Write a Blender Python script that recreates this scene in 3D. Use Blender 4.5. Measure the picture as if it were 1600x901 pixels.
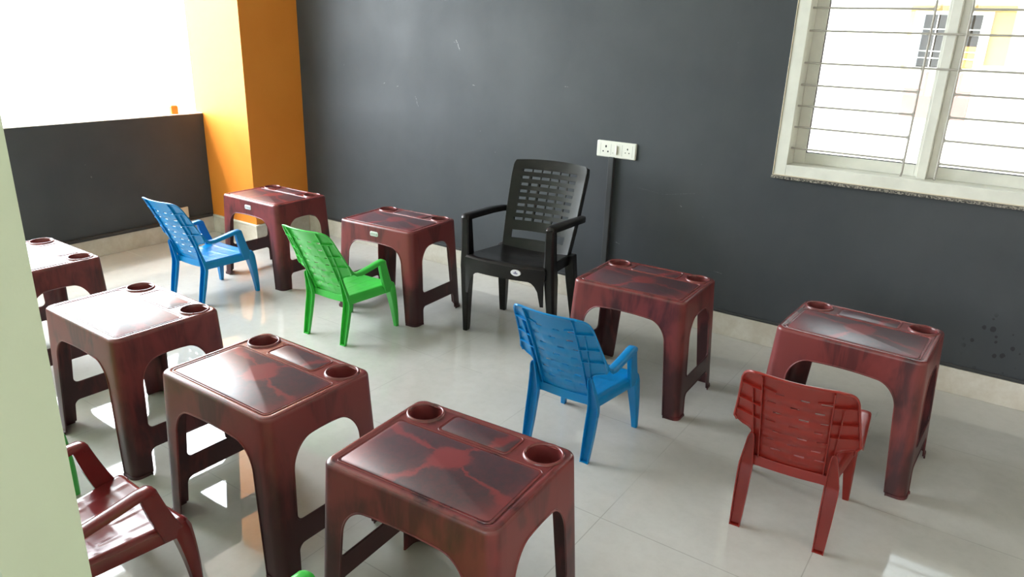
import bpy, bmesh, math, random
from mathutils import Vector, Matrix
for o in list(bpy.data.objects): bpy.data.objects.remove(o)
SC = bpy.context.scene
COL = SC.collection
PI = math.pi
# ------------------------------------------------------------ camera
F_PX, CAM = 1143.12, Vector((4.785, -3.5674, 1.4719))
YAW, PIT, ROL = 0.5967, 0.3392, 0.0321
fw = Vector((-math.sin(YAW)*math.cos(PIT), math.cos(YAW)*math.cos(PIT), -math.sin(PIT)))
rt = Vector((math.cos(YAW), math.sin(YAW), 0)); up = rt.cross(fw)
r2 = rt*math.cos(ROL)+up*math.sin(ROL); u2 = -rt*math.sin(ROL)+up*math.cos(ROL)
cd = bpy.data.cameras.new('camera'); cam = bpy.data.objects.new('camera', cd); COL.objects.link(cam)
cd.sensor_width = 36; cd.lens = F_PX/1600*36; cd.clip_start = 0.02
cam.matrix_world = Matrix((( r2.x, u2.x, -fw.x, CAM.x), (r2.y, u2.y, -fw.y, CAM.y), (r2.z, u2.z, -fw.z, CAM.z), (0,0,0,1)))
SC.camera = cam
# ------------------------------------------------------------ light and exposure
SC.view_settings.view_transform = 'Standard'; SC.view_settings.look = 'None'
SC.view_settings.exposure = -0.85; SC.view_settings.gamma = 1.0; SC.view_settings.use_curve_mapping = False
SKY_LO, SKY_HI = 2.7, 38.0          # hazy sky, brighter towards the sun's side
w = bpy.data.worlds.new('sky'); SC.world = w; w.use_nodes = True
bg = w.node_tree.nodes['Background']; bg.inputs[0].default_value = (0.88, 0.95, 1.0, 1); bg.inputs[1].default_value = 1.0
_t = w.node_tree; _g = _t.nodes.new('ShaderNodeTexCoord'); _d = _t.nodes.new('ShaderNodeVectorMath'); _d.operation = 'DOT_PRODUCT'; _d.inputs[1].default_value = Vector((-.93, -.10, .35)).normalized()
_r = _t.nodes.new('ShaderNodeMapRange'); _r.interpolation_type = 'SMOOTHSTEP'; _t.links.new(_g.outputs['Generated'], _d.inputs[0]); _t.links.new(_d.outputs['Value'], _r.inputs[0])
for _i, _v in zip((1, 2, 3, 4), (-.1, .85, SKY_LO, SKY_HI)): _r.inputs[_i].default_value = _v
_t.links.new(_r.outputs[0], bg.inputs[1])
sl = bpy.data.lights.new('sun', 'SUN'); sl.energy = 4.0; sl.angle = 0.02; sl.color = (1, .93, .82)
sun = bpy.data.objects.new('sun', sl); COL.objects.link(sun)
sun.rotation_euler = Vector((0.42, 0.42, -1.0)).to_track_quat('-Z', 'Y').to_euler()
def portal(loc, sx, sy, d):
    a = bpy.data.lights.new('daylight_portal', 'AREA'); a.shape = 'RECTANGLE'; a.size = sx; a.size_y = sy; a.cycles.is_portal = True
    o = bpy.data.objects.new('daylight_portal', a); COL.objects.link(o); o.location = loc
    o.rotation_euler = Vector(d).to_track_quat('-Z', 'Y').to_euler()
portal((-0.1, -1.9, 1.85), 2.9, 1.95, (1, 0, 0))
portal((4.45, 0.2, 1.5), 1.3, 1.3, (0, -1, 0))
portal((4.6, -6.0, 1.6), 2.8, 1.4, (0, 1, 0))
# ------------------------------------------------------------ helpers
def thicken(bm, t, off):
    bm.normal_update(); vs = list(bm.verts); fs = list(bm.faces); bd = [e for e in bm.edges if len(e.link_faces) == 1]
    N = {v: v.normal.copy() for v in vs}; a0, a1 = ((0, -t), (t, 0), (t/2, -t/2))[(-1, 1, 0).index(off)]
    q = {v: bm.verts.new(v.co+N[v]*a1) for v in vs}
    for v in vs: v.co += N[v]*a0
    ors = []
    for e in bd:
        l = e.link_loops[0]; ors.append((l.vert, l.link_loop_next.vert))
    for f in fs: bm.faces.new([q[v] for v in reversed(f.verts)])
    for a, b in ors: bm.faces.new((b, a, q[a], q[b]))
def link_mesh(name, bm, mats, parent=None, smooth=35, solid=0, bevel=0, off=-1):
    if solid: thicken(bm, solid, off)
    me = bpy.data.meshes.new(name); bm.normal_update(); bm.to_mesh(me); bm.free()
    for m in (mats if isinstance(mats, (list, tuple)) else [mats]): me.materials.append(m)
    if smooth:
        me.polygons.foreach_set('use_smooth', [True]*len(me.polygons)); me.set_sharp_from_angle(angle=math.radians(smooth))
    o = bpy.data.objects.new(name, me); COL.objects.link(o)
    if parent: o.parent = parent
    if bevel:
        md = o.modifiers.new('bevel', 'BEVEL'); md.width = bevel; md.segments = 2; md.limit_method = 'ANGLE'; md.angle_limit = math.radians(40)
    return o
def tag(o, label=None, cat=None, group=None, kind=None):
    if label: o['label'] = label
    if cat: o['category'] = cat
    if group: o['group'] = group
    if kind: o['kind'] = kind
    return o
def empty(name, loc=(0,0,0), rz=0):
    o = bpy.data.objects.new(name, None); COL.objects.link(o); o.location = loc; o.rotation_euler = (0,0,rz); o.empty_display_size = .1
    return o
def copy_tree(o, parent=None):
    c = o.copy(); COL.objects.link(c)
    if parent: c.parent = parent
    for ch in [x for x in o.children]: copy_tree(ch, c)
    return c
def box(bm, x0, x1, y0, y1, z0, z1):
    v = [bm.verts.new(p) for p in ((x0,y0,z0),(x1,y0,z0),(x1,y1,z0),(x0,y1,z0),(x0,y0,z1),(x1,y0,z1),(x1,y1,z1),(x0,y1,z1))]
    for f in ((0,3,2,1),(4,5,6,7),(0,1,5,4),(1,2,6,5),(2,3,7,6),(3,0,4,7)): bm.faces.new([v[i] for i in f])
def boxes(*bs):
    bm = bmesh.new()
    for b in bs: box(bm, *b)
    return bm
def loft(bm, rings, cap=True, closed=True):
    R = [[bm.verts.new(p) for p in r] for r in rings]; n = len(R[0])
    for a, b in zip(R, R[1:]):
        for i in range(n if closed else n-1):
            j = (i+1) % n; bm.faces.new((a[i], a[j], b[j], b[i]))
    if cap and closed:
        bm.faces.new(list(reversed(R[0]))); bm.faces.new(R[-1])
    return R
def tube(bm, pts, r, n=8, closed=False, cap=True):
    pts = [Vector(p) for p in pts]; N = len(pts); rings = []; ref = None
    for i, p in enumerate(pts):
        a = pts[i-1] if (i > 0 or closed) else p; b = pts[(i+1) % N] if (i < N-1 or closed) else p
        t = (b-a).normalized()
        if ref is None: ref = Vector((0,0,1)) if abs(t.z) < .9 else Vector((1,0,0))
        s = t.cross(ref).normalized(); ref = s.cross(t).normalized()
        rr = r[i] if isinstance(r, (list, tuple)) else r
        rings.append([p+(s*math.cos(2*PI*k/n)+ref*math.sin(2*PI*k/n))*rr for k in range(n)])
    if closed:
        R = loft(bm, rings, cap=False)
        for k in range(n): bm.faces.new((R[-1][k], R[-1][(k+1)%n], R[0][(k+1)%n], R[0][k]))
    else: loft(bm, rings, cap=cap)
def lathe(bm, prof, c, n=40, cap=False):
    loft(bm, [[(c[0]+r*math.cos(2*PI*k/n), c[1]+r*math.sin(2*PI*k/n), z) for k in range(n)] for r, z in prof], cap=cap)
def rrect(hx, hy, r, cx=0, cy=0, n=6):
    out = []
    for sx, sy, a0 in ((1,1,0),(-1,1,90),(-1,-1,180),(1,-1,270)):
        for k in range(n+1):
            a = math.radians(a0+90*k/n); out.append((cx+sx*(hx-r)+r*math.cos(a), cy+sy*(hy-r)+r*math.sin(a)))
    return out
def fix(bm):
    bmesh.ops.recalc_face_normals(bm, faces=bm.faces)
    return bm
# ------------------------------------------------------------ materials
class NT:
    def __init__(s, name):
        s.m = bpy.data.materials.new(name); s.m.use_nodes = True; s.t = s.m.node_tree; s.n = s.t.nodes; s.b = s.n['Principled BSDF']
    def new(s, typ, **kw):
        x = s.n.new(typ)
        for k, v in kw.items(): setattr(x, k, v)
        return x
    def inp(s, sock, v):
        if isinstance(v, bpy.types.NodeSocket): s.t.links.new(v, sock)
        elif v is not None: sock.default_value = v
    def math(s, op, a, b=None, c=None, clamp=False):
        x = s.new('ShaderNodeMath', operation=op, use_clamp=clamp)
        for i, v in enumerate((a, b, c)):
            if v is not None: s.inp(x.inputs[i], v)
        return x.outputs[0]
    def mix(s, f, a, b):
        x = s.new('ShaderNodeMix', data_type='RGBA'); s.inp(x.inputs[0], f)
        s.inp(x.inputs[6], a); s.inp(x.inputs[7], b); return x.outputs[2]
    def ramp(s, v, lo, hi, a=0., b=1.):
        x = s.new('ShaderNodeMapRange', interpolation_type='SMOOTHSTEP'); s.inp(x.inputs[0], v)
        for i, k in zip((1,2,3,4), (lo, hi, a, b)): x.inputs[i].default_value = k
        return x.outputs[0]
    def obj(s):
        if not hasattr(s, '_o'): s._o = s.new('ShaderNodeTexCoord').outputs['Object']
        return s._o
    def sep(s, v):
        x = s.new('ShaderNodeSeparateXYZ'); s.inp(x.inputs[0], v); return x.outputs
    def scale(s, v, sc, loc=(0,0,0)):
        x = s.new('ShaderNodeMapping'); s.inp(x.inputs[0], v); x.inputs['Scale'].default_value = sc; x.inputs['Location'].default_value = loc; return x.outputs[0]
    def noise(s, v, sc, det=4, rough=.55, dist=0, w=None):
        x = s.new('ShaderNodeTexNoise'); x.noise_dimensions = '4D' if w is not None else '3D'
        s.inp(x.inputs['Vector'], v); x.inputs['Scale'].default_value = sc; x.inputs['Detail'].default_value = det
        x.inputs['Roughness'].default_value = rough; x.inputs['Distortion'].default_value = dist
        if w is not None: s.inp(x.inputs['W'], w)
        return x.outputs[0]
    def bump(s, h, dist, st=1):
        x = s.new('ShaderNodeBump'); s.inp(x.inputs['Height'], h); x.inputs['Distance'].default_value = dist; x.inputs['Strength'].default_value = st
        s.t.links.new(x.outputs[0], s.b.inputs['Normal'])
    def set(s, **kw):
        for k, v in kw.items():
            k = {'col':'Base Color','rough':'Roughness','spec':'Specular IOR Level','metal':'Metallic','coat':'Coat Weight','coatr':'Coat Roughness'}[k]
            if k == 'Base Color' and isinstance(v, tuple) and len(v) == 3: v = v+(1,)
            s.inp(s.b.inputs[k], v)
        return s.m
def C4(r, g, b): return (r, g, b, 1)
def plain(name, col, rough=.5, spec=.5, nz=0, coat=0):
    t = NT(name)
    if nz:
        n = t.noise(t.obj(), nz, 4); c = t.mix(t.ramp(n, .3, .7), C4(*[x*.9 for x in col]), C4(*[min(1, x*1.08) for x in col]))
        t.set(col=c)
    else: t.set(col=col)
    return t.set(rough=rough, spec=spec, coat=coat)

def mat_floor():
    t = NT('vitrified_tile_floor'); o = t.obj(); x, y, z = t.sep(o)
    def joint(v, off):
        f = t.math('FRACT', t.math('DIVIDE', t.math('ADD', v, 60-off), 0.6))
        d = t.math('MULTIPLY', t.math('MINIMUM', f, t.math('SUBTRACT', 1., f)), .6)
        return t.ramp(d, .0009, .0022, 1, 0)
    jx = joint(x, 3.927-3.6); jy = joint(y, -1.155+1.2)
    br = t.ramp(t.noise(o, 2.1, 2), .35, .6, .45, 1)
    j = t.math('MULTIPLY', t.math('MAXIMUM', jx, jy), br)
    n1 = t.ramp(t.noise(o, 1.3, 6, .6), .3, .7); n2 = t.ramp(t.noise(o, 22, 5, .7), .35, .75)
    base = t.mix(n1, C4(.50, .485, .455), C4(.58, .565, .535)); base = t.mix(t.math('MULTIPLY', n2, .25), base, C4(.42, .40, .37))
    # scuffs and dirt marks near the back wall and where furniture was dragged
    sc = t.noise(t.scale(o, (1.2, 9, 1)), 3.1, 6, .75, .6); sm = t.ramp(y, -.35, -.05)
    sc = t.math('MULTIPLY', t.ramp(sc, .66, .72), t.math('ADD', t.math('MULTIPLY', sm, .45), .05))
    base = t.mix(sc, base, C4(.22, .14, .09))
    base = t.mix(t.math('MULTIPLY', j, .6), base, C4(.16, .14, .12))
    rg = t.ramp(t.noise(o, 3.2, 4, .6), .3, .75, .02, .06)
    return t.set(col=base, rough=t.math('MAXIMUM', rg, t.math('MULTIPLY', j, .6)), spec=.7)
def mat_slate(name='slate_grey_paint'):
    t = NT(name); o = t.obj(); x, y, z = t.sep(o)
    n = t.ramp(t.noise(o, 1.4, 6, .6), .3, .72); sm = t.ramp(t.noise(t.scale(o, (1, 1, .35), (3,1,0)), 2.6, 7, .65, .8), .35, .8)
    c = t.mix(n, C4(.043, .048, .055), C4(.060, .065, .072)); c = t.mix(t.math('MULTIPLY', sm, .4), c, C4(.066, .069, .073))
    sp = t.ramp(t.noise(t.scale(o, (1, 1, 1), (7,2,5)), 26, 2, .4), .765, .80)       # chips and chalk specks
    sp2 = t.ramp(t.noise(t.scale(o, (1, 1, .22), (1,9,4)), 34, 3, .5), .76, .80)
    ms = t.ramp(t.noise(o, .9, 2), .45, .62)
    c = t.mix(t.math('MULTIPLY', t.math('MAXIMUM', sp, t.math('MULTIPLY', sp2, .6)), t.math('MULTIPLY', ms, .35)), c, C4(.42, .42, .41))
    # damp spots low on the wall right of the desks
    dx = t.math('DIVIDE', t.math('SUBTRACT', x, 4.875), .14); dz = t.math('DIVIDE', t.math('SUBTRACT', z, .26), .16)
    m = t.ramp(t.math('ADD', t.math('MULTIPLY', dx, dx), t.math('MULTIPLY', dz, dz)), .3, 1.0, 1, 0)
    vo = t.new('ShaderNodeTexVoronoi'); vo.inputs['Scale'].default_value = 34; t.inp(vo.inputs['Vector'], t.scale(o, (1, 0, .85))); rr = t.sep(vo.outputs['Color'])[0]
    rad = t.math('MULTIPLY', t.math('SUBTRACT', rr, .22), .52); v = t.ramp(t.math('SUBTRACT', rad, t.math('ADD', vo.outputs['Distance'], t.math('MULTIPLY', t.math('SUBTRACT', t.noise(o, 70, 3), .5), .22))), 0, .05)
    c = t.mix(t.math('MULTIPLY', t.math('MULTIPLY', m, v), .75), c, C4(.012, .012, .014))
    # chalk strokes and scrapes left on the wall
    wob = t.math('MULTIPLY', t.math('SUBTRACT', t.noise(o, 40, 3), .5), .012); brk = t.ramp(t.noise(o, 120, 3), .42, .6)
    for x0, z0, x1, z1, th, st in ((1.905, 1.405, 1.935, 1.35, .0035, .5), (1.89, 1.395, 1.91, 1.39, .002, .35), (2.028, 1.158, 2.048, 1.156, .0022, .6), (1.578, 1.06, 1.600, 1.00, .004, .3), (2.668, 1.19, 2.688, 1.189, .0018, .45),
            (1.30, 1.12, 1.315, 1.125, .003, .4), (1.42, 1.11, 1.432, 1.112, .0025, .35), (3.15, .70, 3.30, .685, .0014, .16), (3.30, .685, 3.47, .715, .0014, .16), (3.40, .64, 3.405, .636, .003, .6), (3.62, .33, 3.66, .325, .002, .45), (3.05, .38, 3.07, .372, .0022, .4), (2.36, .70, 2.37, .66, .003, .5)):
        ux, uz = x1-x0, z1-z0; L2 = ux*ux+uz*uz
        px = t.math('SUBTRACT', t.math('ADD', x, wob), x0); pz = t.math('SUBTRACT', z, z0)
        h = t.math('DIVIDE', t.math('ADD', t.math('MULTIPLY', px, ux), t.math('MULTIPLY', pz, uz)), L2, clamp=True)
        qx = t.math('SUBTRACT', px, t.math('MULTIPLY', h, ux)); qz = t.math('SUBTRACT', pz, t.math('MULTIPLY', h, uz))
        dd = t.math('SQRT', t.math('ADD', t.math('MULTIPLY', qx, qx), t.math('MULTIPLY', qz, qz)))
        c = t.mix(t.math('MULTIPLY', t.ramp(dd, th*.4, th, st, 0), brk), c, C4(.42, .42, .41))
    t.bump(t.noise(o, 55, 4), .0012, .35)
    return t.set(col=c, rough=t.ramp(t.noise(o, 2.2, 5), .3, .7, .46, .58), spec=.32)
def mat_paint(name, a, b, rough=.55):
    t = NT(name); o = t.obj(); n = t.ramp(t.noise(o, 2.0, 5), .3, .7); t.bump(t.noise(o, 60, 3), .0012, .3)
    return t.set(col=t.mix(n, C4(*a), C4(*b)), rough=rough, spec=.4)
def mat_granite():
    t = NT('speckled_granite'); n = t.noise(t.obj(), 160, 3, .7)
    return t.set(col=t.mix(t.ramp(n, .42, .62), C4(.03,.028,.026), C4(.38,.34,.29)), rough=.3)
def mat_skirt():
    t = NT('cream_skirting_tile'); o = t.obj(); n = t.ramp(t.noise(o, 7, 6, .7), .3, .75)
    return t.set(col=t.mix(n, C4(.56, .50, .42), C4(.70, .665, .60)), rough=.22, spec=.5)
def mat_desk():
    t = NT('maroon_marbled_plastic'); o = t.obj(); x, y, z = t.sep(o)
    oi = t.new('ShaderNodeObjectInfo'); lx, ly, lz = t.sep(oi.outputs['Location']); W = t.math('MULTIPLY', t.math('ADD', lx, t.math('MULTIPLY', ly, 1.7)), 3.1)
    st = t.noise(t.scale(o, (1, 1, .22)), 13, 4, .6, .5, w=W); bl = t.noise(o, 5.5, 3, .5, .6, w=W)
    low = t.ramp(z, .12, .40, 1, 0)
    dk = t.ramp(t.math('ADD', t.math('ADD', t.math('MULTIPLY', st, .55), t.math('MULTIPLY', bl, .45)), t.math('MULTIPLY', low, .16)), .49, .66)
    # fan of dark dye streaks under the injection points of the aprons
    ax = t.math('ABSOLUTE', x); ay = t.math('ABSOLUTE', y)
    fx = t.math('ADD', ax, t.math('MULTIPLY', t.math('SUBTRACT', .5, z), .45))
    fanx = t.ramp(fx, .070, .092, 1, 0); fany = t.math('MULTIPLY', t.ramp(t.math('ADD', ay, t.math('MULTIPLY', t.math('SUBTRACT', .5, z), .45)), .05, .07, 1, 0), .8)
    fs = t.ramp(t.noise(t.scale(o, (1,1,.1)), 60, 2, .5, .3, w=W), .35, .62, .35, 1)
    side = t.ramp(z, .494, .498, 1, 0)
    fan = t.math('MULTIPLY', t.math('MULTIPLY', t.math('MAXIMUM', fanx, fany), fs), t.math('MULTIPLY', side, .62))
    dk = t.math('MAXIMUM', t.math('MULTIPLY', dk, .85), fan)
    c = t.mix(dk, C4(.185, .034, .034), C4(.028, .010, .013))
    t.bump(t.noise(o, 240, 2), .0004, .25)
    return t.set(col=c, rough=t.ramp(z, .485, .499, .42, .26), spec=t.ramp(z, .485, .499, .45, .75))
def mat_panel():
    t = NT('textured_maroon_panel'); o = t.obj(); x, y, z = t.sep(o)
    oi = t.new('ShaderNodeObjectInfo'); lx, ly, lz = t.sep(oi.outputs['Location']); W = t.math('MULTIPLY', lx, 2.3)
    nx = t.math('MULTIPLY', t.math('SUBTRACT', t.noise(o, 9, 5, .65, w=W), .5), .13); ny = t.math('MULTIPLY', t.math('SUBTRACT', t.noise(t.scale(o, (1,1,1), (4,4,0)), 9, 5, .65, w=W), .5), .13)
    X = t.math('ADD', x, nx); Y = t.math('ADD', t.math('ADD', y, .015), ny)
    ang = t.math('ARCTAN2', t.math('MULTIPLY', Y, 1.25), X); r = t.math('SQRT', t.math('ADD', t.math('MULTIPLY', X, X), t.math('MULTIPLY', Y, Y)))
    ray = t.math('ABSOLUTE', t.math('SINE', t.math('MULTIPLY', t.math('ADD', ang, .35), 2.0)))
    pet = t.ramp(ray, .03, .26); blob = t.ramp(r, .042, .062); far = t.ramp(r, .17, .25, 1, .25)
    pet = t.math('MULTIPLY', t.math('MULTIPLY', pet, blob), far)
    fine = t.ramp(t.noise(o, 60, 4, .7, w=W), .3, .7, .75, 1)
    c = t.mix(t.math('MULTIPLY', pet, fine), C4(.25, .040, .045), C4(.055, .032, .042))
    t.bump(t.noise(o, 900, 1), .0004, .6)
    return t.set(col=c, rough=.35, spec=.85)
def mat_plastic(name, col, dark, rough=.3):
    t = NT(name); n = t.ramp(t.noise(t.obj(), 6, 3), .3, .7); t.bump(t.noise(t.obj(), 120, 2), .0003, .25)
    return t.set(col=t.mix(n, C4(*col), C4(*dark)), rough=rough, spec=.5)
def mat_black():
    t = NT('black_plastic'); o = t.obj(); n = t.ramp(t.noise(t.scale(o, (1,1,3)), 9, 6, .7, .6), .5, .72)
    t.bump(t.noise(o, 120, 2), .0004, .3)
    return t.set(col=t.mix(t.math('MULTIPLY', n, .6), C4(.007, .0055, .0055), C4(.022, .017, .015)), rough=t.ramp(n, 0, 1, .30, .44), spec=.35)
def mat_glass():
    t = NT('window_glass'); m = t.m; n = t.n; n.remove(t.b)
    tr = t.new('ShaderNodeBsdfTransparent'); gl = t.new('ShaderNodeBsdfGlossy'); gl.inputs['Roughness'].default_value = .02
    fr = t.new('ShaderNodeFresnel'); fr.inputs[0].default_value = 1.45; mx = t.new('ShaderNodeMixShader')
    tr.inputs[0].default_value = (.96, .98, .97, 1)
    t.t.links.new(fr.outputs[0], mx.inputs[0]); t.t.links.new(tr.outputs[0], mx.inputs[1]); t.t.links.new(gl.outputs[0], mx.inputs[2])
    t.t.links.new(mx.outputs[0], n['Material Output'].inputs[0]); return m
M = dict(
    floor=mat_floor(), slate=mat_slate(), orange=mat_paint('orange_wall_paint', (.80, .255, .032), (.84, .285, .040)),
    green=mat_paint('pale_green_wall_paint', (.62, .72, .56), (.65, .75, .59), .5), white=mat_paint('white_ceiling_paint', (.78, .78, .75), (.82, .82, .79)),
    cream=mat_paint('cream_wall_paint', (.70, .62, .48), (.74, .66, .52)),
    upvc=plain('white_window_frame', (.74, .73, .66), .3, nz=5), bar=plain('grey_grille_paint', (.42, .39, .35), .45), glass=mat_glass(),
    granite=mat_granite(), skirt=mat_skirt(), lip=plain('dark_ledge_paint', (.035, .035, .037), .6, nz=20), gasket=plain('black_gasket', (.04, .03, .05), .6),
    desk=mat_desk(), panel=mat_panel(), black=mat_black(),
    blue=mat_plastic('blue_plastic', (.0, .22, .55), (.0, .20, .50)), kgreen=mat_plastic('green_plastic', (.055, .52, .07), (.045, .46, .06)),
    red=mat_plastic('red_plastic', (.25, .015, .009), (.21, .013, .008), .3), maroon=mat_plastic('glossy_maroon_plastic', (.20, .020, .022), (.16, .016, .018), .2),
    silver=plain('silver_foil', (.62, .62, .62), .3), ink=plain('dark_ink', (.05, .05, .08), .5), sticker=plain('white_sticker', (.78, .76, .80), .4), lilac=plain('lilac_print', (.25, .22, .34), .4),
    switch=plain('ivory_switch_plastic', (.76, .75, .68), .28), hole=plain('socket_hole_black', (.01, .01, .01), .6), groove=plain('grey_seam', (.32, .31, .28), .5),
    conduit=plain('slate_painted_conduit', (.045, .047, .05), .45, nz=9), bwall=plain('building_cream_render', (.86, .82, .70), .8, nz=1), bshade=plain('building_wall_shade_yellow', (.46, .34, .14), .8, nz=1),
    bpink=plain('building_pink_render', (.30, .17, .15), .8, nz=2), bframe=plain('building_white_frame', (.82,.8,.76), .5), bglass=plain('dark_pane', (.05,.042,.035), .9, .1), brick=plain('rusty_orange_curtain', (.6,.25,.08), .8),
    tile=plain('broken_tile', (.72, .64, .50), .5, nz=20), slab=plain('concrete_ground', (.45, .43, .39), .9, nz=2))
# ------------------------------------------------------------ the room
HS, HH, PX, PY, OX = .119, .852, .500, .470, -.082
CZ = 2.85
def struct(name, bm, m, parent=None, bevel=0, smooth=0):
    o = link_mesh(name, bm, m, parent, smooth=smooth, bevel=bevel)
    if not parent: o['kind'] = 'structure'
    return o
struct('floor', boxes((OX, 6.4, -6.1, 0, -.12, 0)), M['floor'])
struct('ceiling', boxes((OX-.5, 6.6, -6.1, .25, CZ, CZ+.15)), M['white'])
WX0, WX1, WZ0, WZ1 = 3.845, 5.068, .864, 2.10        # window opening
struct('wall_back', boxes((OX, WX0, 0, .23, 0, CZ), (WX1, 6.4, 0, .23, 0, CZ), (WX0, WX1, 0, .23, 0, WZ0-.012), (WX0, WX1, 0, .23, WZ1, CZ)), M['slate'])
struct('wall_left', boxes((OX, 0, -3.19, -PY, 0, HH)), M['slate'], bevel=.004)
struct('trim_1', boxes((OX, PX, -PY, -.0005, 0, CZ)), M['orange'])                     # orange corner pillar
struct('wall_front', boxes((OX, 3.80, -3.295, -3.19, 0, CZ)), M['green'])
struct('wall_right', boxes((6.4, 6.6, -6.1, .23, 0, CZ)), M['cream'])
struct('wall_corridor', boxes((OX-.1, OX, -6.1, -3.295, 0, CZ)), M['cream'])
struct('wall_added_light_limit', boxes((OX, 3.2, -6.1, -6.0, 0, CZ), (6.0, 6.4, -6.1, -6.0, 0, CZ), (3.2, 6.0, -6.1, -6.0, 0, .9), (3.2, 6.0, -6.1, -6.0, 2.3, CZ)), M['cream'])  # unseen wall added to cut the daylight behind the camera to one opening
SK = .014
def skirt(name, b):
    struct(name, boxes(b), M['skirt'], bevel=.0015)
skirt('baseboard_back', (PX+SK, 6.4, -SK, -.0005, .0005, HS)); skirt('baseboard_left', (.0005, SK, -3.19, -PY-SK, .0005, HS))
struct('baseboard_pillar', boxes((.0005, PX+SK, -PY-SK, -PY-.0005, .0005, HS), (PX+.0005, PX+SK, -PY-.0005, -SK, .0005, HS)), M['skirt'], bevel=.0015)
struct('trim_3', boxes((.015, PX+SK+.003, -PY-SK-.003, -PY-.0005, HS+.0005, HS+.012), (PX+.0005, PX+SK+.003, -PY, -.02, HS+.0005, HS+.012)), M['upvc'], bevel=.002)
struct('trim_4', boxes((PX+.02, 6.4, -.010, -.0005, HS+.0005, HS+.016)), M['lip'], bevel=.003)
struct('trim_5', boxes((.0005, .024, -3.19, -PY-.02, HS+.0005, HS+.022)), M['lip'], bevel=.004)
struct('trim_6', boxes((OX, 0, -3.19, -PY-.001, HH+.0005, HH+.006)), M['white'], bevel=.002)    # white cap of the half wall: chips plus blown-out glare put into colour

# ---- window
win = empty('window_1', (WX0, 0, WZ0)); win['kind'] = 'structure'
def wbox(name, m, *bs, parent=win, bevel=.002, smooth=0):
    b2 = [(a-WX0, b-WX0, c, d, e-WZ0, f-WZ0) for a, b, c, d, e, f in bs]
    return link_mesh(name, boxes(*b2), m, parent, smooth=smooth, bevel=bevel)
cw = .055
wbox('window_frame', M['upvc'], (WX0, WX0+cw, -.006, .15, WZ0, WZ1), (WX1-cw, WX1, -.006, .15, WZ0, WZ1),
     (WX0+cw, WX1-cw, -.006, .15, WZ0, WZ0+.052), (WX0+cw, WX1-cw, -.006, .15, WZ1-cw, WZ1))
XM = 4.455
wbox('mullion', M['upvc'], (XM-.018, XM+.018, .042, .11, WZ0+.052, WZ1-cw))
wbox('frame_outline', M['cream'], (WX0-.004, WX0, -.010, .01, WZ0-.001, WZ1), (WX0, WX1, -.010, -.0065, WZ0-.001, WZ0+.004))
for s0, s1, kl, kr in ((WX0+cw, XM-.018, .051, .016), (XM+.018, WX1-cw, .030, .051)):
    z0, z1 = WZ0+.052, WZ1-cw; k = .050
    y0, y1 = .10, .135
    sash = wbox('sash', M['upvc'], (s0, s0+kl, y0, y1, z0, z1), (s1-kr, s1, y0, y1, z0, z1), (s0+kl, s1-kr, y0, y1, z0, z0+k), (s0+kl, s1-kr, y0, y1, z1-k, z1))
    wbox('gasket', M['gasket'], (s0+kl, s0+kl+.003, y0+.01, y0+.02, z0+k, z1-k), (s0+kl, s1-kr, y0+.01, y0+.02, z0+k, z0+k+.003), parent=sash, bevel=0)
    wbox('glass_pane', M['glass'], (s0+kl, s1-kr, y0+.021, y0+.026, z0+k, z1-k), parent=sash, bevel=0)
# grille
bm = bmesh.new()
GY, R_ = .030, .0042
zs = [.991, 1.088, 1.184, 1.277, 1.373, 1.510, 1.605, 1.70, 1.797, 1.893, 1.99]
XA, XB = 4.380, 4.510; through = (1.373, 1.510)
for z in zs:
    for a, b, e in ((WX0+cw, XA, 1), (XB, WX1-cw, -1)):
        tube(bm, [(a-WX0, GY, z-WZ0), (b-WX0, GY, z-WZ0)], R_, 8)
    if z in through: tube(bm, [(XA-WX0, GY, z-WZ0), (XB-WX0, GY, z-WZ0)], R_, 8)
    for xv, e in ((XA, -1), (XB, 1)):           # little welded fillets
        for dz in (-1, 1):
            tube(bm, [(xv-WX0+e*.014, GY, z-WZ0), (xv-WX0+e*.005, GY, z-WZ0+dz*.005), (xv-WX0, GY, z-WZ0+dz*.014)], .0030, 6)
for xv in (XA, XB):
    tube(bm, [(xv-WX0, GY-.018, .060), (xv-WX0, GY, .075), (xv-WX0, GY, WZ1-cw-WZ0)], R_*1.05, 8)
link_mesh('window_grille', fix(bm), M['bar'], win)
struct('trim_7', boxes((WX0-.006, WX1+.006, -.022, .0, WZ0-.014, WZ0-.0015)), M['granite'], bevel=.001)

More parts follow.
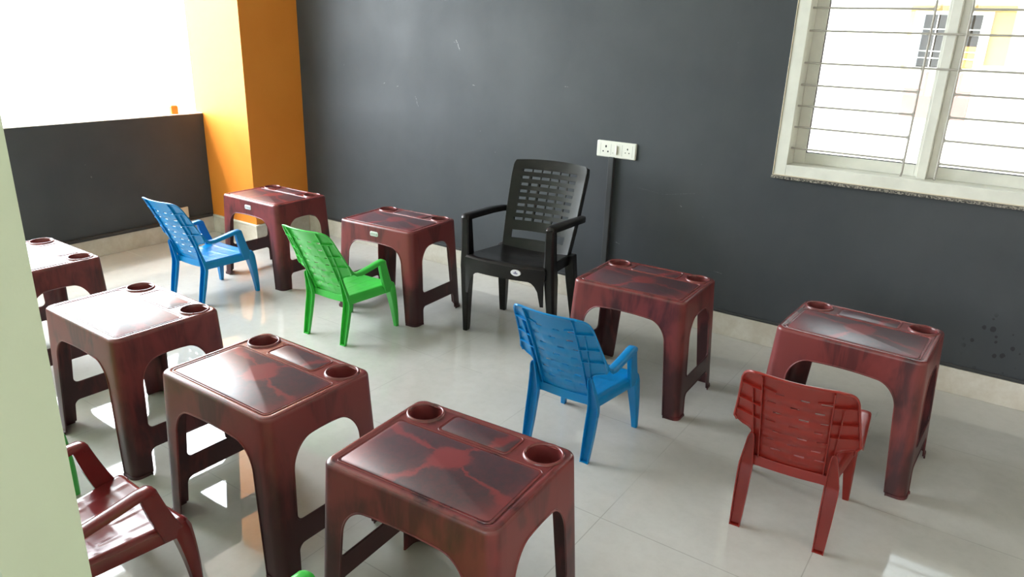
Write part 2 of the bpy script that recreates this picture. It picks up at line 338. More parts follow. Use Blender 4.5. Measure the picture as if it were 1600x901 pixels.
# ---- socket plate + conduit
def socket():
    root = empty('socket_plate', (3.0125, -.0005, .885))
    tag(root, 'white wall plate with two sockets and a switch on the dark back wall', 'socket')
    bm = bmesh.new(); r = [(x, z) for x, z in rrect(.1155, .043, .006)]; r_ = [(x, z) for x, z in rrect(.111, .0385, .005)]
    loft(bm, [[(x, 0, z) for x, z in r], [(x, -.009, z) for x, z in r], [(x, -.013, z) for x, z in r_]])
    link_mesh('cover_plate', fix(bm), M['switch'], root, smooth=30)
    def disc(name, x, z, rx, rz):
        b = bmesh.new(); pts = [(x+rx*math.cos(k*PI/8), z+rz*math.sin(k*PI/8)) for k in range(16)]
        loft(b, [[(p, -.0125, q) for p, q in pts], [(p, -.0136, q) for p, q in pts]]); link_mesh(name, fix(b), M['hole'], root)
    for cx, k in ((-.060, 1.15), (.068, .85)):
        disc('pin_hole', cx, .012*k, .0042*k, .0062*k); disc('pin_hole', cx-.0135*k, -.011*k, .0035*k, .0035*k); disc('pin_hole', cx+.0115*k, -.011*k, .0040*k, .0038*k)
    for a, b in ((-.092, -.030), (.036, .096)):
        for c in (a, b): link_mesh('module_seam', boxes((c, c+.0012, -.0134, -.0125, -.030, .030)), M['groove'], root, smooth=0)
    b = bmesh.new(); pr = [(.0, -.013), (.0, -.0165), (.020, -.0155), (.026, -.0215), (.030, -.021), (.030, -.013)]
    loft(b, [[(x-.022, y, z) for x, y in pr] for z in (-.024, .024)]); link_mesh('rocker_switch', fix(b), M['switch'], root, smooth=0, bevel=.001)
    b = bmesh.new(); lathe(b, [(.0022, 0), (.0022, .0012)], (0,0), 12, cap=True)
    for v in b.verts: v.co = (v.co.x-.016, -.0165-v.co.z, v.co.y-.017)
    link_mesh('indicator', fix(b), M['groove'], root)
socket()
cb = boxes((-.017, .017, -.024, 0, -.355, .355)); o = link_mesh('wall_conduit', cb, M['conduit'], None, smooth=0, bevel=.004)
o.location = (2.992, -.0008, .4905); tag(o, 'dark painted cable conduit running from the socket plate down to the skirting', 'conduit')
# small bits by the half wall
b = bmesh.new(); box(b, 0, .012, -.031, .031, 0, .078)
o = link_mesh('tile_offcut', b, M['tile'], None, smooth=0, bevel=.002); o.location = (.0245, -.705, HS+.0225-.0); o.rotation_euler = (0, -.0, .04)
o.location = (.004, -.705, HS+.0225); tag(o, 'small cream tile offcut propped on the ledge below the half wall', 'tile')
b = bmesh.new(); loft(b, [[(x*.018, y*.026, z) for x, y in rrect(1, 1, .3)] for z in (0, .052)]+[[(x*.012, y*.018, .060) for x, y in rrect(1, 1, .3)]])
o = link_mesh('orange_block', fix(b), M['orange']); o.location = (-.045, -.66, HH+.006); tag(o, 'small orange block standing on top of the half wall', 'block')

# ------------------------------------------------------------ desks
TW, TD, TH, SX, SY, RC = .4888, .3833, .5, .030, .014, .030
def AB(z):
    k = 1-z/TH; f = .004 if z < .010 else 0.
    return TW/2+SX*k+f, TD/2+SY*k+f
def desk():
    root = empty('school_desk'); m = M['desk']
    ZT, Z0 = TH-.012, .315; RX = .070
    L = lambda z: .074-.010*max(0, 1-z/Z0)         # leg width along each face measured from the corner
    ZS0, ZS1, RF = .095, .165, .022                 # stretcher
    rowsleg = [0, .0095, .0101, .04, ZS0-RF, (ZS0+ZS1)/2, ZS1+RF, .25, Z0]
    def corner(z, sx, sy):
        a, b = AB(z); r = RC; p = [(a-L(z), -b), (a-(L(z)+r)/2, -b)]
        for k in range(7):
            t = -PI/2+PI/2*k/6; p.append((a-r+r*math.cos(t), -b+r+r*math.sin(t)))
        p += [(a, -b+(L(z)+r)/2), (a, -b+L(z))]
        return [(sx*x, -sy*y, z) for x, y in p]
    for sx in (-1, 1):
        for sy in (-1, 1):
            bm = bmesh.new(); rings = [corner(z, sx, sy) for z in rowsleg]
            R = loft(bm, rings, cap=False, closed=False)
            fix_out(bm)
            leg = link_mesh('leg', bm, m, root, solid=.004)
            bm = bmesh.new(); tube(bm, [Vector(r[0]) for r in rings], .0028, 6)
            side = [r[-1] for r in rings if r[2][2] > ZS1+RF-.001]; tube(bm, [Vector(p) for p in side], .0028, 6)
            side = [r[-1] for r in rings if r[2][2] < ZS0-RF+.001]; tube(bm, [Vector(p) for p in side], .0028, 6)
            link_mesh('edge_bead', fix(bm), m, leg)
    # apron: closed ring of columns
    bm = bmesh.new(); lv = [0, .12, .35, .7, 1]
    def face_cols(half, depth, front, sgn, edge):
        # returns list of (u, zlo)
        out = []; n = 14; Lf = L(Z0); a0 = half-Lf
        def zc(u): return TH-.090-.014*(u/a0)**2
        for k in range(n+1):
            t = PI/2*k/n; out.append((-a0+RX*(1-math.cos(t)), Z0+(zc(-a0+RX*(1-math.cos(t)))-Z0)*math.sin(t)))
        mid = [(-a0+RX)+(2*(a0-RX))*k/8 for k in range(1, 8)]
        out += [(u, zc(u)) for u in mid]
        out += [(-u, z) for u, z in reversed(out[:n+1])]
        return out
    cols = []; beads = []
    for side in range(4):
        half = (AB(Z0)[0] if side % 2 == 0 else AB(Z0)[1])
        fc = face_cols(half, 0, 0, 0, 0); bead = []
        for u, zl in fc:
            c = []
            for q in lv:
                z = zl+(ZT-zl)*q; a, b = AB(z)
                s_, d_ = ((a/AB(Z0)[0]), b) if side % 2 == 0 else ((b/AB(Z0)[1]), a)
                p = (u*1.0 if True else 0, -d_)
                ang = side*PI/2; c.append((p[0]*math.cos(ang)-p[1]*math.sin(ang), p[0]*math.sin(ang)+p[1]*math.cos(ang), z))
            cols.append(c); bead.append(Vector(c[0]))
        beads.append(bead)
        # corner columns to next side
        csx, csy = ((1,-1),(1,1),(-1,1),(-1,-1))[side]
        lvz = [Z0+(ZT-Z0)*q for q in lv]; prof = [corner(z, csx, csy) for z in lvz]
        idx = list(range(1, 10)) if side in (0, 2) else list(reversed(range(1, 10)))
        for i in idx: cols.append([prof[j][i] for j in range(len(lv))])
    V = [[bm.verts.new(p) for p in c] for c in cols]; n = len(V)
    for i in range(n):
        a, b = V[i], V[(i+1) % n]
        for j in range(len(lv)-1): bm.faces.new((a[j], b[j], b[j+1], a[j+1]))
    bmesh.ops.remove_doubles(bm, verts=bm.verts, dist=.00005); fix_out(bm)
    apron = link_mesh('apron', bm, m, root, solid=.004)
    bm = bmesh.new()
    for bd in beads: tube(bm, bd, .0028, 6)
    link_mesh('edge_bead', fix(bm), m, apron)
    # stretchers on the two short sides
    for sx in (-1, 1):
        bm = bmesh.new(); cs = []
        w = AB(.13)[1]-L(.13); n = 8
        us = [(-w+RF*(1-math.cos(PI/2*k/n)), RF*(1-math.sin(PI/2*k/n))) for k in range(n+1)]
        us = us+[(-u, e) for u, e in reversed(us)]
        for u, e in us:
            c = []
            for z in (ZS0-e, (ZS0+ZS1)/2, ZS1+e):
                a, b = AB(z); uu = u*(b-L(z))/w; c.append((sx*a, uu, z))
            cs.append(c)
        V = [[bm.verts.new(p) for p in c] for c in cs]
        for a, b in zip(V, V[1:]):
            for j in range(2): bm.faces.new((a[j], b[j], b[j+1], a[j+1]))
        fix_out(bm); so = link_mesh('stretcher', bm, m, root, solid=.004)
        bm = bmesh.new(); tube(bm, [c[0] for c in cs], .0028, 6); tube(bm, [c[2] for c in cs], .0028, 6); link_mesh('edge_bead', fix(bm), m, so)
    # top
    bm = bmesh.new(); rings = []
    a, b = AB(ZT)
    for k in range(6):
        t = PI/2*k/5; e = .012*(1-math.cos(t)); rings.append([(x, y, ZT+.012*math.sin(t)) for x, y in rrect(a-e, b-e, RC-e*.6)])
    rings.append([(x, y, TH) for x, y in rrect(a-.018, b-.018, RC-.010)]); rings.append([(x, y, TH-.0018) for x, y in rrect(a-.021, b-.021, RC-.012)])
    R = loft(bm, rings, cap=False); loop = R[-1]; ed = [bm.edges.get((loop[i], loop[(i+1) % len(loop)])) for i in range(len(loop))]
    for s in (-1, 1):
        n = 40; h = [bm.verts.new((s*.1813+.0475*math.cos(2*PI*k/n), .131+.0475*math.sin(2*PI*k/n), TH-.0018)) for k in range(n)]
        # keep holes inside the inner rim
        ed += [bm.edges.new((h[k], h[(k+1) % n])) for k in range(n)]
    bmesh.ops.triangle_fill(bm, use_beauty=True, use_dissolve=False, edges=ed, normal=(0,0,1)); fix_up(bm)
    link_mesh('tabletop', bm, m, root, smooth=40, solid=.003)
    for s in (-1, 1):
        bm = bmesh.new(); z = TH-.0018
        lathe(bm, [(.0525, z-.001), (.0515, z+.0025), (.0495, z+.005), (.0470, z+.0055), (.0450, z+.0045), (.0438, z+.001), (.0425, z-.012), (.0390, z-.068), (.036, z-.072), (.0, z-.072)][:-1]+[(.0005, z-.0723)], (s*.1813, .131), 48)
        lathe(bm, [(.0475, z-.001), (.046, z-.070), (.042, z-.075), (.0005, z-.075)], (s*.1813, .131), 32)
        link_mesh('cup_holder', fix(bm), m, root, smooth=50)
    for hx, hy, cx, cy in ((.2115, .112, 0, -.050), (.100, .038, 0, .124)):
        bm = bmesh.new(); z = TH-.0018
        loft(bm, [[(x, y, z-.001) for x, y in rrect(hx, hy, .012, cx, cy)], [(x, y, z+.0006) for x, y in rrect(hx, hy, .012, cx, cy)], [(x, y, z+.0011) for x, y in rrect(hx-.001, hy-.001, .011, cx, cy)]])
        link_mesh('textured_panel', fix(bm), M['panel'], root, smooth=30)
        bm = bmesh.new(); tube(bm, [(x, y, z+.0003) for x, y in rrect(hx+.007, hy+.007, .016, cx, cy)], .0018, 6, closed=True)
        link_mesh('panel_border', fix(bm), m, root)
    return root
def fix_out(bm):
    bmesh.ops.recalc_face_normals(bm, faces=bm.faces); bm.normal_update()
    f = max(bm.faces, key=lambda f: abs(f.calc_center_median().x*f.normal.x)+abs(f.calc_center_median().y*f.normal.y)); c = f.calc_center_median()
    if c.x*f.normal.x+c.y*f.normal.y < 0: bmesh.ops.reverse_faces(bm, faces=bm.faces)
def fix_up(bm):
    bmesh.ops.recalc_face_normals(bm, faces=bm.faces); bm.normal_update()
    f = max(bm.faces, key=lambda f: abs(f.normal.z)*f.calc_area())
    if f.normal.z < 0: bmesh.ops.reverse_faces(bm, faces=bm.faces)
G = 'maroon moulded plastic school desks'
desks = [
 ((1.167, -.810, .010), 'maroon plastic desk in front of the orange corner pillar, light silver emblem on its apron', 1),
 ((2.118, -.752, .058), 'maroon plastic desk with silver emblem standing against the wall between green chair and black armchair', 1),
 ((3.600, -.820, .030), 'reddish maroon desk behind the front blue chair, just right of the black armchair', 0),
 ((4.451, -.831, -.044), 'rightmost maroon desk, below the window, with the red chair pushed up to it', 0),
 ((3.816, -2.376, .057), 'nearest maroon desk at the bottom centre with dark leaf pattern on its top', 0),
 ((3.091, -2.355, -.002), 'maroon desk just left of the nearest one, its leaf-patterned top half lit by glare', 0),
 ((2.306, -2.325, -.022), 'maroon desk with top washed white by glare, second from the left', 0),
 ((1.388, -2.268, -.019), 'far left maroon desk half hidden behind the pale green wall edge', 0)]
D0 = desk(); first = True; dk = []
for (p, lab, em) in desks:
    o = D0 if first else copy_tree(D0); first = False
    o.location = (p[0], p[1], 0); o.rotation_euler = (0, 0, p[2]); tag(o, lab, 'desk', G); dk.append((o, em))
for o, em in dk:
    if not em: continue
    z = .455; y = -(TD/2+SY*(1-z/TH))
    bm = bmesh.new(); loft(bm, [[(x, y-d, z+q) for x, q in rrect(.027-e, .0125-e, .008)] for d, e in ((.0, 0), (.0022, 0), (.003, .001))])
    bd = link_mesh('emblem_badge', fix(bm), M['silver'], o, smooth=30); bd['label'] = 'silver emblem badge'
    bm = bmesh.new()
    for sx in (-1, 1): loft(bm, [[(sx*.0185+.0035*math.cos(k*PI/6), y-d, z-.001+.005*math.sin(k*PI/6)) for k in range(12)] for d in (.0028, .0036)])
    for k in range(5): box(bm, -.011+k*.0048, -.0085+k*.0048, y-.0036, y-.0028, z-.003, z+.0035+(.001 if k % 2 else 0))
    link_mesh('emblem_print', fix(bm), M['groove'], bd, smooth=0)

# ------------------------------------------------------------ small chairs
def sheet(name, f, us, vs, m, root, holes=None, solid=.004, smooth=40, off=-1, up=None):
    bm = bmesh.new(); V = [[bm.verts.new(f(u, v)) for u in us] for v in vs]
    for j in range(len(vs)-1):
        for i in range(len(us)-1):
            if holes and holes((us[i]+us[i+1])/2, (vs[j]+vs[j+1])/2): continue
            bm.faces.new((V[j][i], V[j][i+1], V[j+1][i+1], V[j+1][i]))
    loose = [v for v in bm.verts if not v.link_faces]
    bmesh.ops.delete(bm, geom=loose, context='VERTS')
    return link_mesh(name, bm, m, root, smooth=smooth, solid=solid, off=off)
def lin(a, b, n): return [a+(b-a)*i/n for i in range(n+1)]
def lerp(a, b, t): return a+(b-a)*t
def interp(x, pts):
    if x <= pts[0][0]: return pts[0][1]
    for (a, p), (b, q) in zip(pts, pts[1:]):
        if x <= b:
            t = (x-a)/(b-a); return p+(q-p)*t
    return pts[-1][1]
def sm(a, b, x):
    t = min(1, max(0, (x-a)/(b-a))); return t*t*(3-2*t)
def kid_chair(m, name='kids_chair'):
    root = empty(name)
    # seat: dished, front and sides rolled down, raised weave lines
    def ws(v): return lerp(.124, .172, v)
    def seat(u, v):
        a = abs(u); y = lerp(-.118, .178, min(v, 1)); x = u*ws(v)
        z = .232+.010*v+.006*a*a
        g = 0
        for c in (-.62, -.2, .2, .62):
            g = max(g, 1-abs(u-c)/.035)
        for c in (.25, .5, .75):
            g = max(g, 1-abs(v-c)/.035)
        if a < .85 and .03 < v < .9: z += .0016*max(0, g)
        d = max(0, v-.92)/.08
        z -= .030*d*d; y -= .004*d*d
        if a > .93: z -= .010*((a-.93)/.07)**2
        # rounded front corners
        x *= 1-.07*sm(.86, 1, v)**2*a
        return (x, y, z)
    us = [-1, -.97, -.93]+lin(-.88, .88, 44)+[.93, .97, 1]; vs = lin(0, .9, 36)+[.925, .95, .97, .985, 1.0]
    st = sheet('seat', seat, us, vs, m, root, solid=.004)
    bm = bmesh.new()
    for s in (-1, 1):     # side rails under the seat
        rings = []
        for k in range(9):
            v = k/8; x, y, z = seat(s, v*.97); x = s*abs(x)
            rings.append([(x, y, z+.001), (x+s*.003, y, z-.004), (x+s*.002, y, z-.036), (x-s*.002, y, z-.036), (x-s*.003, y, z-.003)])
        loft(bm, rings)
    rings = []
    for k in range(9):    # rear rail
        u = lerp(-.97, .97, k/8); x, y, z = seat(u, 0)
        rings.append([(x, y+.002, z), (x, y-.004, z), (x, y-.004, z-.034), (x, y, z-.034)])
    loft(bm, rings)
    link_mesh('seat_rail', fix(bm), m, root, bevel=.001)
    # backrest
    def wd(z): return interp(z, [(.19, .114), (.30, .118), (.338, .124), (.350, .140), (.358, .172), (.372, .180), (.44, .170), (.52, .159), (.545, .156), (.562, .150), (.574, .141), (.580, .132), (.584, .116)])
    def yc(z): return -.104-.44*(z-.2)-.05*(z-.2)*(z-.2)*2
    def back(u, z):
        W = wd(z); x = u*W; cur = .036*(min(1.1, abs(x)/.16))**2
        y = yc(z)+cur*(.4+.6*sm(.2, .45, z))
        core = abs(x) < .092 and .245 < z < .520
        if core:
            row = int((z-.245)/.0393); fz = ((z-.245)/.0393) % 1; c = int((x+.092)/.046)
            sgn = 1 if (row+c) % 2 else -1
            y += sgn*.0010*math.sin(PI*fz)-.0034*math.sin(PI*fz)+.0012
        if z > .57: y -= .006*((z-.57)/.014)**2          # rolled top lip
        e = abs(u)
        if e > .9: y -= .006*((e-.9)/.1)**2
        return (x, y, z)
    us = lin(-1, 1, 64); zs_ = sorted(set([round(.196+k*.00655, 5) for k in range(60)]+[.345, .350, .354, .358, .363, .372, .570, .576, .580, .584]))
    zs_ = [z for z in zs_ if z <= .5841]
    def hole(u, z):
        x = u*wd(z)
        if not (.262 < z < .532): return False
        row = round((z-.2843)/.0393); zc = .2843+row*.0393
        if row < 0 or row > 6 or abs(z-zc) > .0040: return False
        cs = (-.068, -.001, .066) if row % 2 else (-.048, .022, .080)
        return any(abs(x-c) < .0135 for c in cs) and abs(x) < .092
    bk = sheet('backrest', back, us, zs_, m, root, holes=hole, solid=.0038, smooth=45)
    bm = bmesh.new()
    edge = [back(-1, z) for z in zs_ if z >= .356]+[back(u, .584) for u in lin(-.9, .9, 12)]+[back(1, z) for z in reversed(zs_) if z >= .356]
    tube(bm, edge, .0042, 8)
    def rib(pts, d=.009, t=.0016):
        rings = []
        for i, p in enumerate(pts):
            p = Vector(p); q = Vector(pts[min(i+1, len(pts)-1)])-Vector(pts[max(i-1, 0)]); q.normalize(); s = q.cross(Vector((0,1,.4))).normalized()*t
            o_ = Vector((0, -d, -d*.4)); rings.append([p+s, p-s, p-s+o_, p+s+o_])
        loft(bm, rings)
    for s in (-1, 1):
        rib([back(s*.096/wd(z), z) for z in lin(.215, .580, 14)]); rib([back(s*min(.97, (.112+(z-.2)*.04)/wd(z)), z) for z in lin(.205, .520, 14)], .007)
        for z0 in (.400, .455, .522): rib([back(s*lerp(.098, wd(z0)*.985, k/4)/wd(z0), z0+.006*k/4) for k in range(5)], .008)
        rib([back(s*lerp(.055, .096, k/4)/wd(.545), lerp(.528, .535, k/4)) for k in range(5)], .004)
    link_mesh('back_rib', fix(bm), m, bk, smooth=40)
    for s in (-1, 1):
        # arm: strap that continues the wing edge, then runs forward and turns down into its post
        bm = bmesh.new(); path = [((.168, -.156, .408), .006), ((.170, -.149, .390), .010), ((.1705, -.138, .373), .015), ((.170, -.120, .362), .018), ((.170, -.090, .361), .018), ((.170, -.02, .372), .018), ((.169, .045, .383), .0185), ((.168, .072, .384), .0185), ((.167, .084, .378), .0175), ((.166, .089, .366), .0165)]
        rings = []
        for i, (p, h) in enumerate(path):
            p = Vector(p); a = Vector(path[max(0, i-1)][0]); b = Vector(path[min(len(path)-1, i+1)][0]); t = (b-a).normalized()
            x = Vector((1, 0, 0)); n = x.cross(t).normalized()     # n = up side of the strap
            fl = (.0045, .005, .007, .011)[i] if i < 4 else .014
            pf = [(-h, -fl), (-h, -.003), (-h*.8, .002), (-h*.3, .0038), (h*.3, .0038), (h*.8, .002), (h, -.003), (h, -fl), (h-.004, -fl), (h-.005, -.003), (0, -.0005), (-h+.005, -.003), (-h+.004, -fl)]
            rings.append([Vector((s*(p.x+q*1), p.y, p.z))+n*w_ for q, w_ in pf])
        loft(bm, rings); link_mesh('armrest', fix(bm), m, root, smooth=50)
        bm = bmesh.new()
        post = [(.160, .205, .135, .196, .012), (.161, .110, .063, .235, .012)]
        rings = []
        for t in lin(0, 1, 8):
            z = lerp(.205, .378, t); yc_ = lerp(.128, .068, t)-.004*math.sin(PI*t); wy = lerp(.030, .0215, t); x = lerp(.157, .168, t); h = .0095
            rings.append([(s*(x-h), yc_-wy, z), (s*(x+h), yc_-wy, z), (s*(x+h+.001), yc_+wy, z), (s*(x-h), yc_+wy, z)])
        loft(bm, rings); link_mesh('arm_post', fix(bm), m, root, bevel=.003)
        # front leg
        bm = bmesh.new(); rings = []
        for t in lin(0, 1, 10):
            z = .2385*(1-t)
            yf = lerp(.146, .172, t)-.0*t; wx = lerp(.023, .0105, t)*(.85 if t < .01 else 1); wy = lerp(.027, .011, t)*(.8 if t < .01 else 1); x = lerp(.147, .164, t); yy = yf+.006*math.sin(PI*t)
            pf = [(-wx, -wy), (wx*.7, -wy), (wx, -wy*.6), (wx, wy*.5), (wx*.5, wy), (-wx*.6, wy), (-wx, wy*.5)]
            rings.append([(s*(x+a), yy+b, z) for a, b in pf])
        loft(bm, rings); link_mesh('leg', fix(bm), m, root, smooth=45, bevel=.0015)
        # rear leg: channel open to the back, tapering flange runs up beside the backrest
        bm = bmesh.new(); rings = []
        for z, x, y, hw, dp in ((.330, .119, -.158, .0060, .006), (.318, .1195, -.153, .0100, .012), (.28, .1215, -.141, .0140, .015), (.24, .1245, -.131, .0180, .017), (.210, .1265, -.125, .0210, .018), (.19, .127, -.125, .0215, .019), (.10, .1265, -.144, .0200, .018), (.004, .126, -.166, .0165, .015), (.0, .126, -.167, .0165, .015)):
            k = .0032
            pf = [(-hw, -dp), (-hw, 0), (-hw*.6, .004), (hw*.6, .004), (hw, 0), (hw, -dp), (hw-k, -dp), (hw-k, -.001), (-hw+k, -.001), (-hw+k, -dp)]
            rings.append([(s*(x+a), y+b, z) for a, b in pf])
        loft(bm, rings)
        loft(bm, [[(s*(.126-.0145), -.181, z), (s*(.126+.0145), -.181, z), (s*(.126+.0145), -.166, z), (s*(.126-.0145), -.166, z)] for z in (0.0002, .004)])
        link_mesh('leg', fix(bm), m, root, smooth=40)
    return root
KB = kid_chair(M['blue']); KG = kid_chair(M['kgreen']); KR = kid_chair(M['red']); KM = kid_chair(M['maroon'])
G = 'small plastic armchairs for children'
def put(o, x, y, rz, lab): o.location = (x, y, 0); o.rotation_euler = (0, 0, rz); tag(o, lab, 'chair', G)
put(KB, 3.598, -1.332, .011, 'small blue plastic armchair in the middle of the floor, behind the nearest desk')
put(copy_tree(KB), 1.161, -1.270, .038, 'small bright blue armchair in front of the desk beside the orange pillar')
put(KG, 2.149, -1.158, .034, 'small green plastic armchair left of the black armchair, seen whole')
put(KR, 4.400, -1.340, .08, 'small red plastic armchair at the rightmost desk')
put(KM, 3.033, -2.874, -.01, 'glossy maroon small armchair at the lower left, beside the pale green wall edge')
put(copy_tree(KG), 3.912, -2.842, .02, 'small green armchair of which only an arm tip shows at the bottom edge')
put(copy_tree(KG), 2.328, -2.858, 0, 'small green armchair hidden behind the pale green wall edge except one front leg')

# ------------------------------------------------------------ black armchair (faces -y)
def black_chair():
    root = empty('plastic_armchair'); m = M['black']
    def wseat(y): return lerp(.212, .186, (y+.226)/.36)
    def seat(u, v):
        y = lerp(-.232, .150, v); x = u*wseat(y); a = abs(u)
        z = .428-.030*v*1.0-.014*(1-a*a)*sm(.02, .4, v)+.002
        y -= .030*(1-a*a)*(1-sm(0, .5, v))
        d = max(0, .06-v)/.06; z -= .012*d*d
        return (x, y, z)
    sheet('seat', seat, lin(-1, 1, 30), [0, .015, .03, .045, .06]+lin(.1, 1, 20), m, root, solid=.004)
    bm = bmesh.new()                                   # front fascia with arch between legs
    n = 28; top = []; bot = []
    for k in range(n+1):
        u = lerp(-1, 1, k/n); x, y, z = seat(u, 0); a = abs(u)
        zb = .352-.0*a; 
        r = max(0, (a-.62)/.30); zb -= .12*(1-math.sqrt(max(0, 1-min(1, r)**2))) if a < .92 else .12
        top.append(bm.verts.new((x, y, z))); bot.append(bm.verts.new((x, y+.006, zb)))
    for k in range(n): bm.faces.new((bot[k], bot[k+1], top[k+1], top[k]))
    link_mesh('seat_apron', bm, m, root, solid=.004, off=0)
    for s in (-1, 1):                                  # side rails
        bm = bmesh.new(); rings = []
        for k in range(9):
            v = k/8; x, y, z = seat(s, v); rings.append([(x, y, z), (x+s*.006, y, z-.004), (x+s*.005, y, z-.055), (x, y, z-.055)])
        loft(bm, rings); link_mesh('seat_rail', fix(bm), m, root, bevel=.001)
    def yb(z): return interp(z, [(.385, .128), (.45, .150), (.60, .205), (.75, .258), (.835, .298)])
    def wb(z): return interp(z, [(.385, .186), (.45, .192), (.60, .2025), (.75, .2075), (.80, .208), (.820, .204), (.828, .196)])
    def back(u, z):
        x = u*wb(z); y = yb(z)-.030*(abs(u)**2)+.012
        if z > .80: z = z+.006*(1-u*u)
        return (x, y, z)
    rows = [.500+.0345*k for k in range(9)]       # slots
    xs = sorted(set(lin(-1, 1, 48)+[-.78, .78])); zz = [.385, .40, .415, .43, .44]
    zz = sorted(set([round(a, 4) for a in lin(.385, .828, 30)]+[round(r+d, 4) for r in rows for d in (-.0068, .0068)]+[.440, .478, .824]))
    cols = [(-.150+.050*k) for k in range(7)]
    def hole(u, z):
        x = u*wb(z)
        if .440 < z < .478 and abs(x) < .150: return True
        for r in rows[1:]:
            if abs(z-r) < .0069:
                for c in range(6):
                    x0 = -.156+.052*c
                    if x0+.004 < x < x0+.048: return True
        return False
    bk = sheet('backrest', back, xs, zz, m, root, holes=hole, solid=.006, off=1, smooth=40)
    bm = bmesh.new()                                   # edge flanges behind the back
    for s in (-1, 1):
        rings = []
        for z in lin(.385, .822, 14):
            x, y, z2 = back(s, z); rings.append([(x, y-.003, z2), (x+s*.003, y, z2), (x+s*.002, y+.034, z2-.01), (x-s*.002, y+.034, z2-.01), (x-s*.004, y, z2)])
        loft(bm, rings)
    # vertical webs between slots
    for c in range(7):
        xx = -.156+.052*c; rings = []
        for z in lin(.49, .80, 12):
            x, y, z2 = back(xx/wb(z), z); rings.append([(x-.003, y+.002, z2), (x+.003, y+.002, z2), (x+.003, y+.011, z2), (x-.003, y+.011, z2)])
        loft(bm, rings)
    link_mesh('back_frame', fix(bm), m, bk, bevel=.001)
    for s in (-1, 1):
        # armrest
        bm = bmesh.new(); path = [((.212, .222, .583), .014), ((.220, .205, .588), .018), ((.229, .165, .594), .021), ((.232, .06, .604), .022), ((.230, -.08, .614), .0225), ((.228, -.19, .621), .022), ((.226, -.214, .618), .021), ((.225, -.224, .606), .019)]
        rings = []
        for i, (p, h) in enumerate(path):
            p = Vector(p); a = Vector(path[max(0, i-1)][0]); b = Vector(path[min(len(path)-1, i+1)][0]); t = (b-a).normalized()
            n_ = Vector((-1, 0, 0)).cross(t).normalized()
            if n_.z < 0 and abs(n_.z) > .1: n_ = -n_
            pf = [(-h, -.024), (-h, -.003), (-h*.8, .003), (0, .005), (h*.8, .003), (h, -.003), (h, -.024), (h-.005, -.024), (h-.006, -.004), (-h+.006, -.004), (-h+.005, -.024)]
            rings.append([Vector((s*(p.x+q), p.y, p.z))+n_*w_ for q, w_ in pf])
        loft(bm, rings); link_mesh('armrest', fix(bm), m, root, smooth=50)
        # front leg incl. arm post: one upright from floor to arm
        bm = bmesh.new(); rings = []
        for z, x, y, wx, wy in ((0, .244, -.166, .013, .016), (.02, .243, -.166, .0145, .018), (.20, .236, -.178, .0205, .024), (.36, .229, -.190, .026, .030), (.43, .226, -.194, .0245, .027), (.52, .225, -.198, .022, .023), (.607, .226, -.202, .0205, .0205)):
            rings.append([(s*(x+a), y+b, z) for a, b in ((-wx, -wy*.8), (-wx*.7, -wy), (wx*.6, -wy), (wx, -wy*.6), (wx, wy), (-wx, wy))])
        loft(bm, rings); link_mesh('leg', fix(bm), m, root, smooth=30, bevel=.002)
        bm = bmesh.new(); rings = []
        for z, x, y, wx, wy in ((0, .214, .194, .016, .014), (.10, .208, .180, .020, .018), (.25, .199, .158, .0245, .023), (.40, .190, .138, .026, .026)):
            rings.append([(s*(x+a), y+b, z) for a, b in ((-wx, -wy), (wx, -wy), (wx, wy), (-wx, wy))])
        loft(bm, rings); link_mesh('leg', fix(bm), m, root, smooth=30, bevel=.003)
    # oval sticker on the front
    x0, y0, z0 = .078, -.2650, .392
    bm = bmesh.new(); 
    loft(bm, [[(x0+.026*math.cos(k*PI/12), y0-d+.010, z0+.0155*math.sin(k*PI/12)) for k in range(24)] for d in (-.004, .0075)])
    st = link_mesh('oval_sticker', fix(bm), M['sticker'], root, smooth=30); st['label'] = 'white oval sticker with lilac print'
    bm = bmesh.new(); loft(bm, [[(x0+.012*math.cos(PI*k/8), y0-d+.010, z0-.002+.004*math.sin(PI*k/8)) for k in range(16)] for d in (.007, .0082)])
    loft(bm, [[(x0+.004*math.cos(PI*k/6), y0-d+.010, z0+.004+.0045*math.sin(PI*k/6)) for k in range(12)] for d in (.007, .0082)])
    link_mesh('sticker_print', fix(bm), M['lilac'], st, smooth=0)
    tag(root, 'large black plastic armchair with slatted back standing against the dark wall', 'chair')
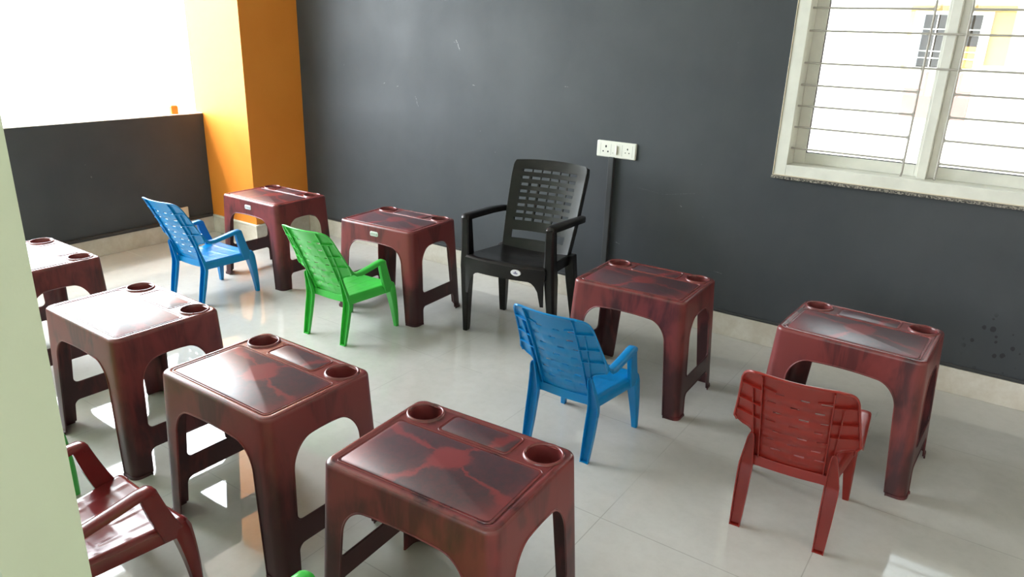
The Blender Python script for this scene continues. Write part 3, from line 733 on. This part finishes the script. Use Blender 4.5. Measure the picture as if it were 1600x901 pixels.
    root.location = (2.839, -.596, 0); root.rotation_euler = (0, 0, .138)
black_chair()

# ------------------------------------------------------------ outside
struct('ground', boxes((-60, 60, -60, 60, -3.4, -3.2)), M['slab'])
bl = empty('apartment_building', (3.8, 7.0, -3.2)); tag(bl, 'pale yellow building seen through the window, with a grilled window above a pink panel', 'building')
def bb(name, m, *bs, parent=bl, bevel=0):
    return link_mesh(name, boxes(*[(a-3.8, b-3.8, c-7, d-7, e+3.2, f+3.2) for a, b, c, d, e, f in bs]), m, parent, smooth=0, bevel=bevel)
bb('wall', M['bwall'], (-3, 3.445, 7, 7.4, -3.2, 4), (4.166, 10, 7, 7.4, -3.2, 4), (3.445, 4.166, 7, 7.4, -3.2, 1.20), (3.445, 4.166, 7, 7.4, 1.81, 4))
bb('painted_wall_shade', M['bshade'], (3.34, 3.44, 6.985, 6.999, 1.15, 1.90), (4.17, 4.42, 6.985, 6.999, 1.25, 1.90), (3.44, 4.17, 6.985, 6.999, 1.815, 1.90))  # shaded wall below the sunshade, painted as darker yellow patches
bb('pink_panel', M['bpink'], (3.43, 4.15, 6.96, 6.999, .60, 1.14))
bb('sunshade', M['bwall'], (3.0, 4.8, 6.45, 6.999, 1.92, 2.0))
wf = bb('window', M['bframe'], (3.40, 3.50, 6.94, 7.0, 1.17, 1.84), (4.11, 4.21, 6.94, 7.0, 1.17, 1.84), (3.50, 4.11, 6.94, 7.0, 1.17, 1.20), (3.50, 4.11, 6.94, 7.0, 1.80, 1.84), (3.79, 3.83, 6.96, 7.0, 1.20, 1.80))
bb('pane', M['bglass'], (3.5, 4.11, 7.03, 7.05, 1.20, 1.80), parent=wf)
bb('curtain', M['brick'], (3.92, 4.10, 7.0, 7.02, 1.20, 1.45), parent=wf)
bb('grille', M['bframe'], *[(3.5, 4.11, 6.975, 6.985, z, z+.012) for z in (1.30, 1.38, 1.57, 1.63)], *[(x, x+.012, 6.975, 6.985, 1.2, 1.8) for x in (3.64, 3.95)], parent=wf)
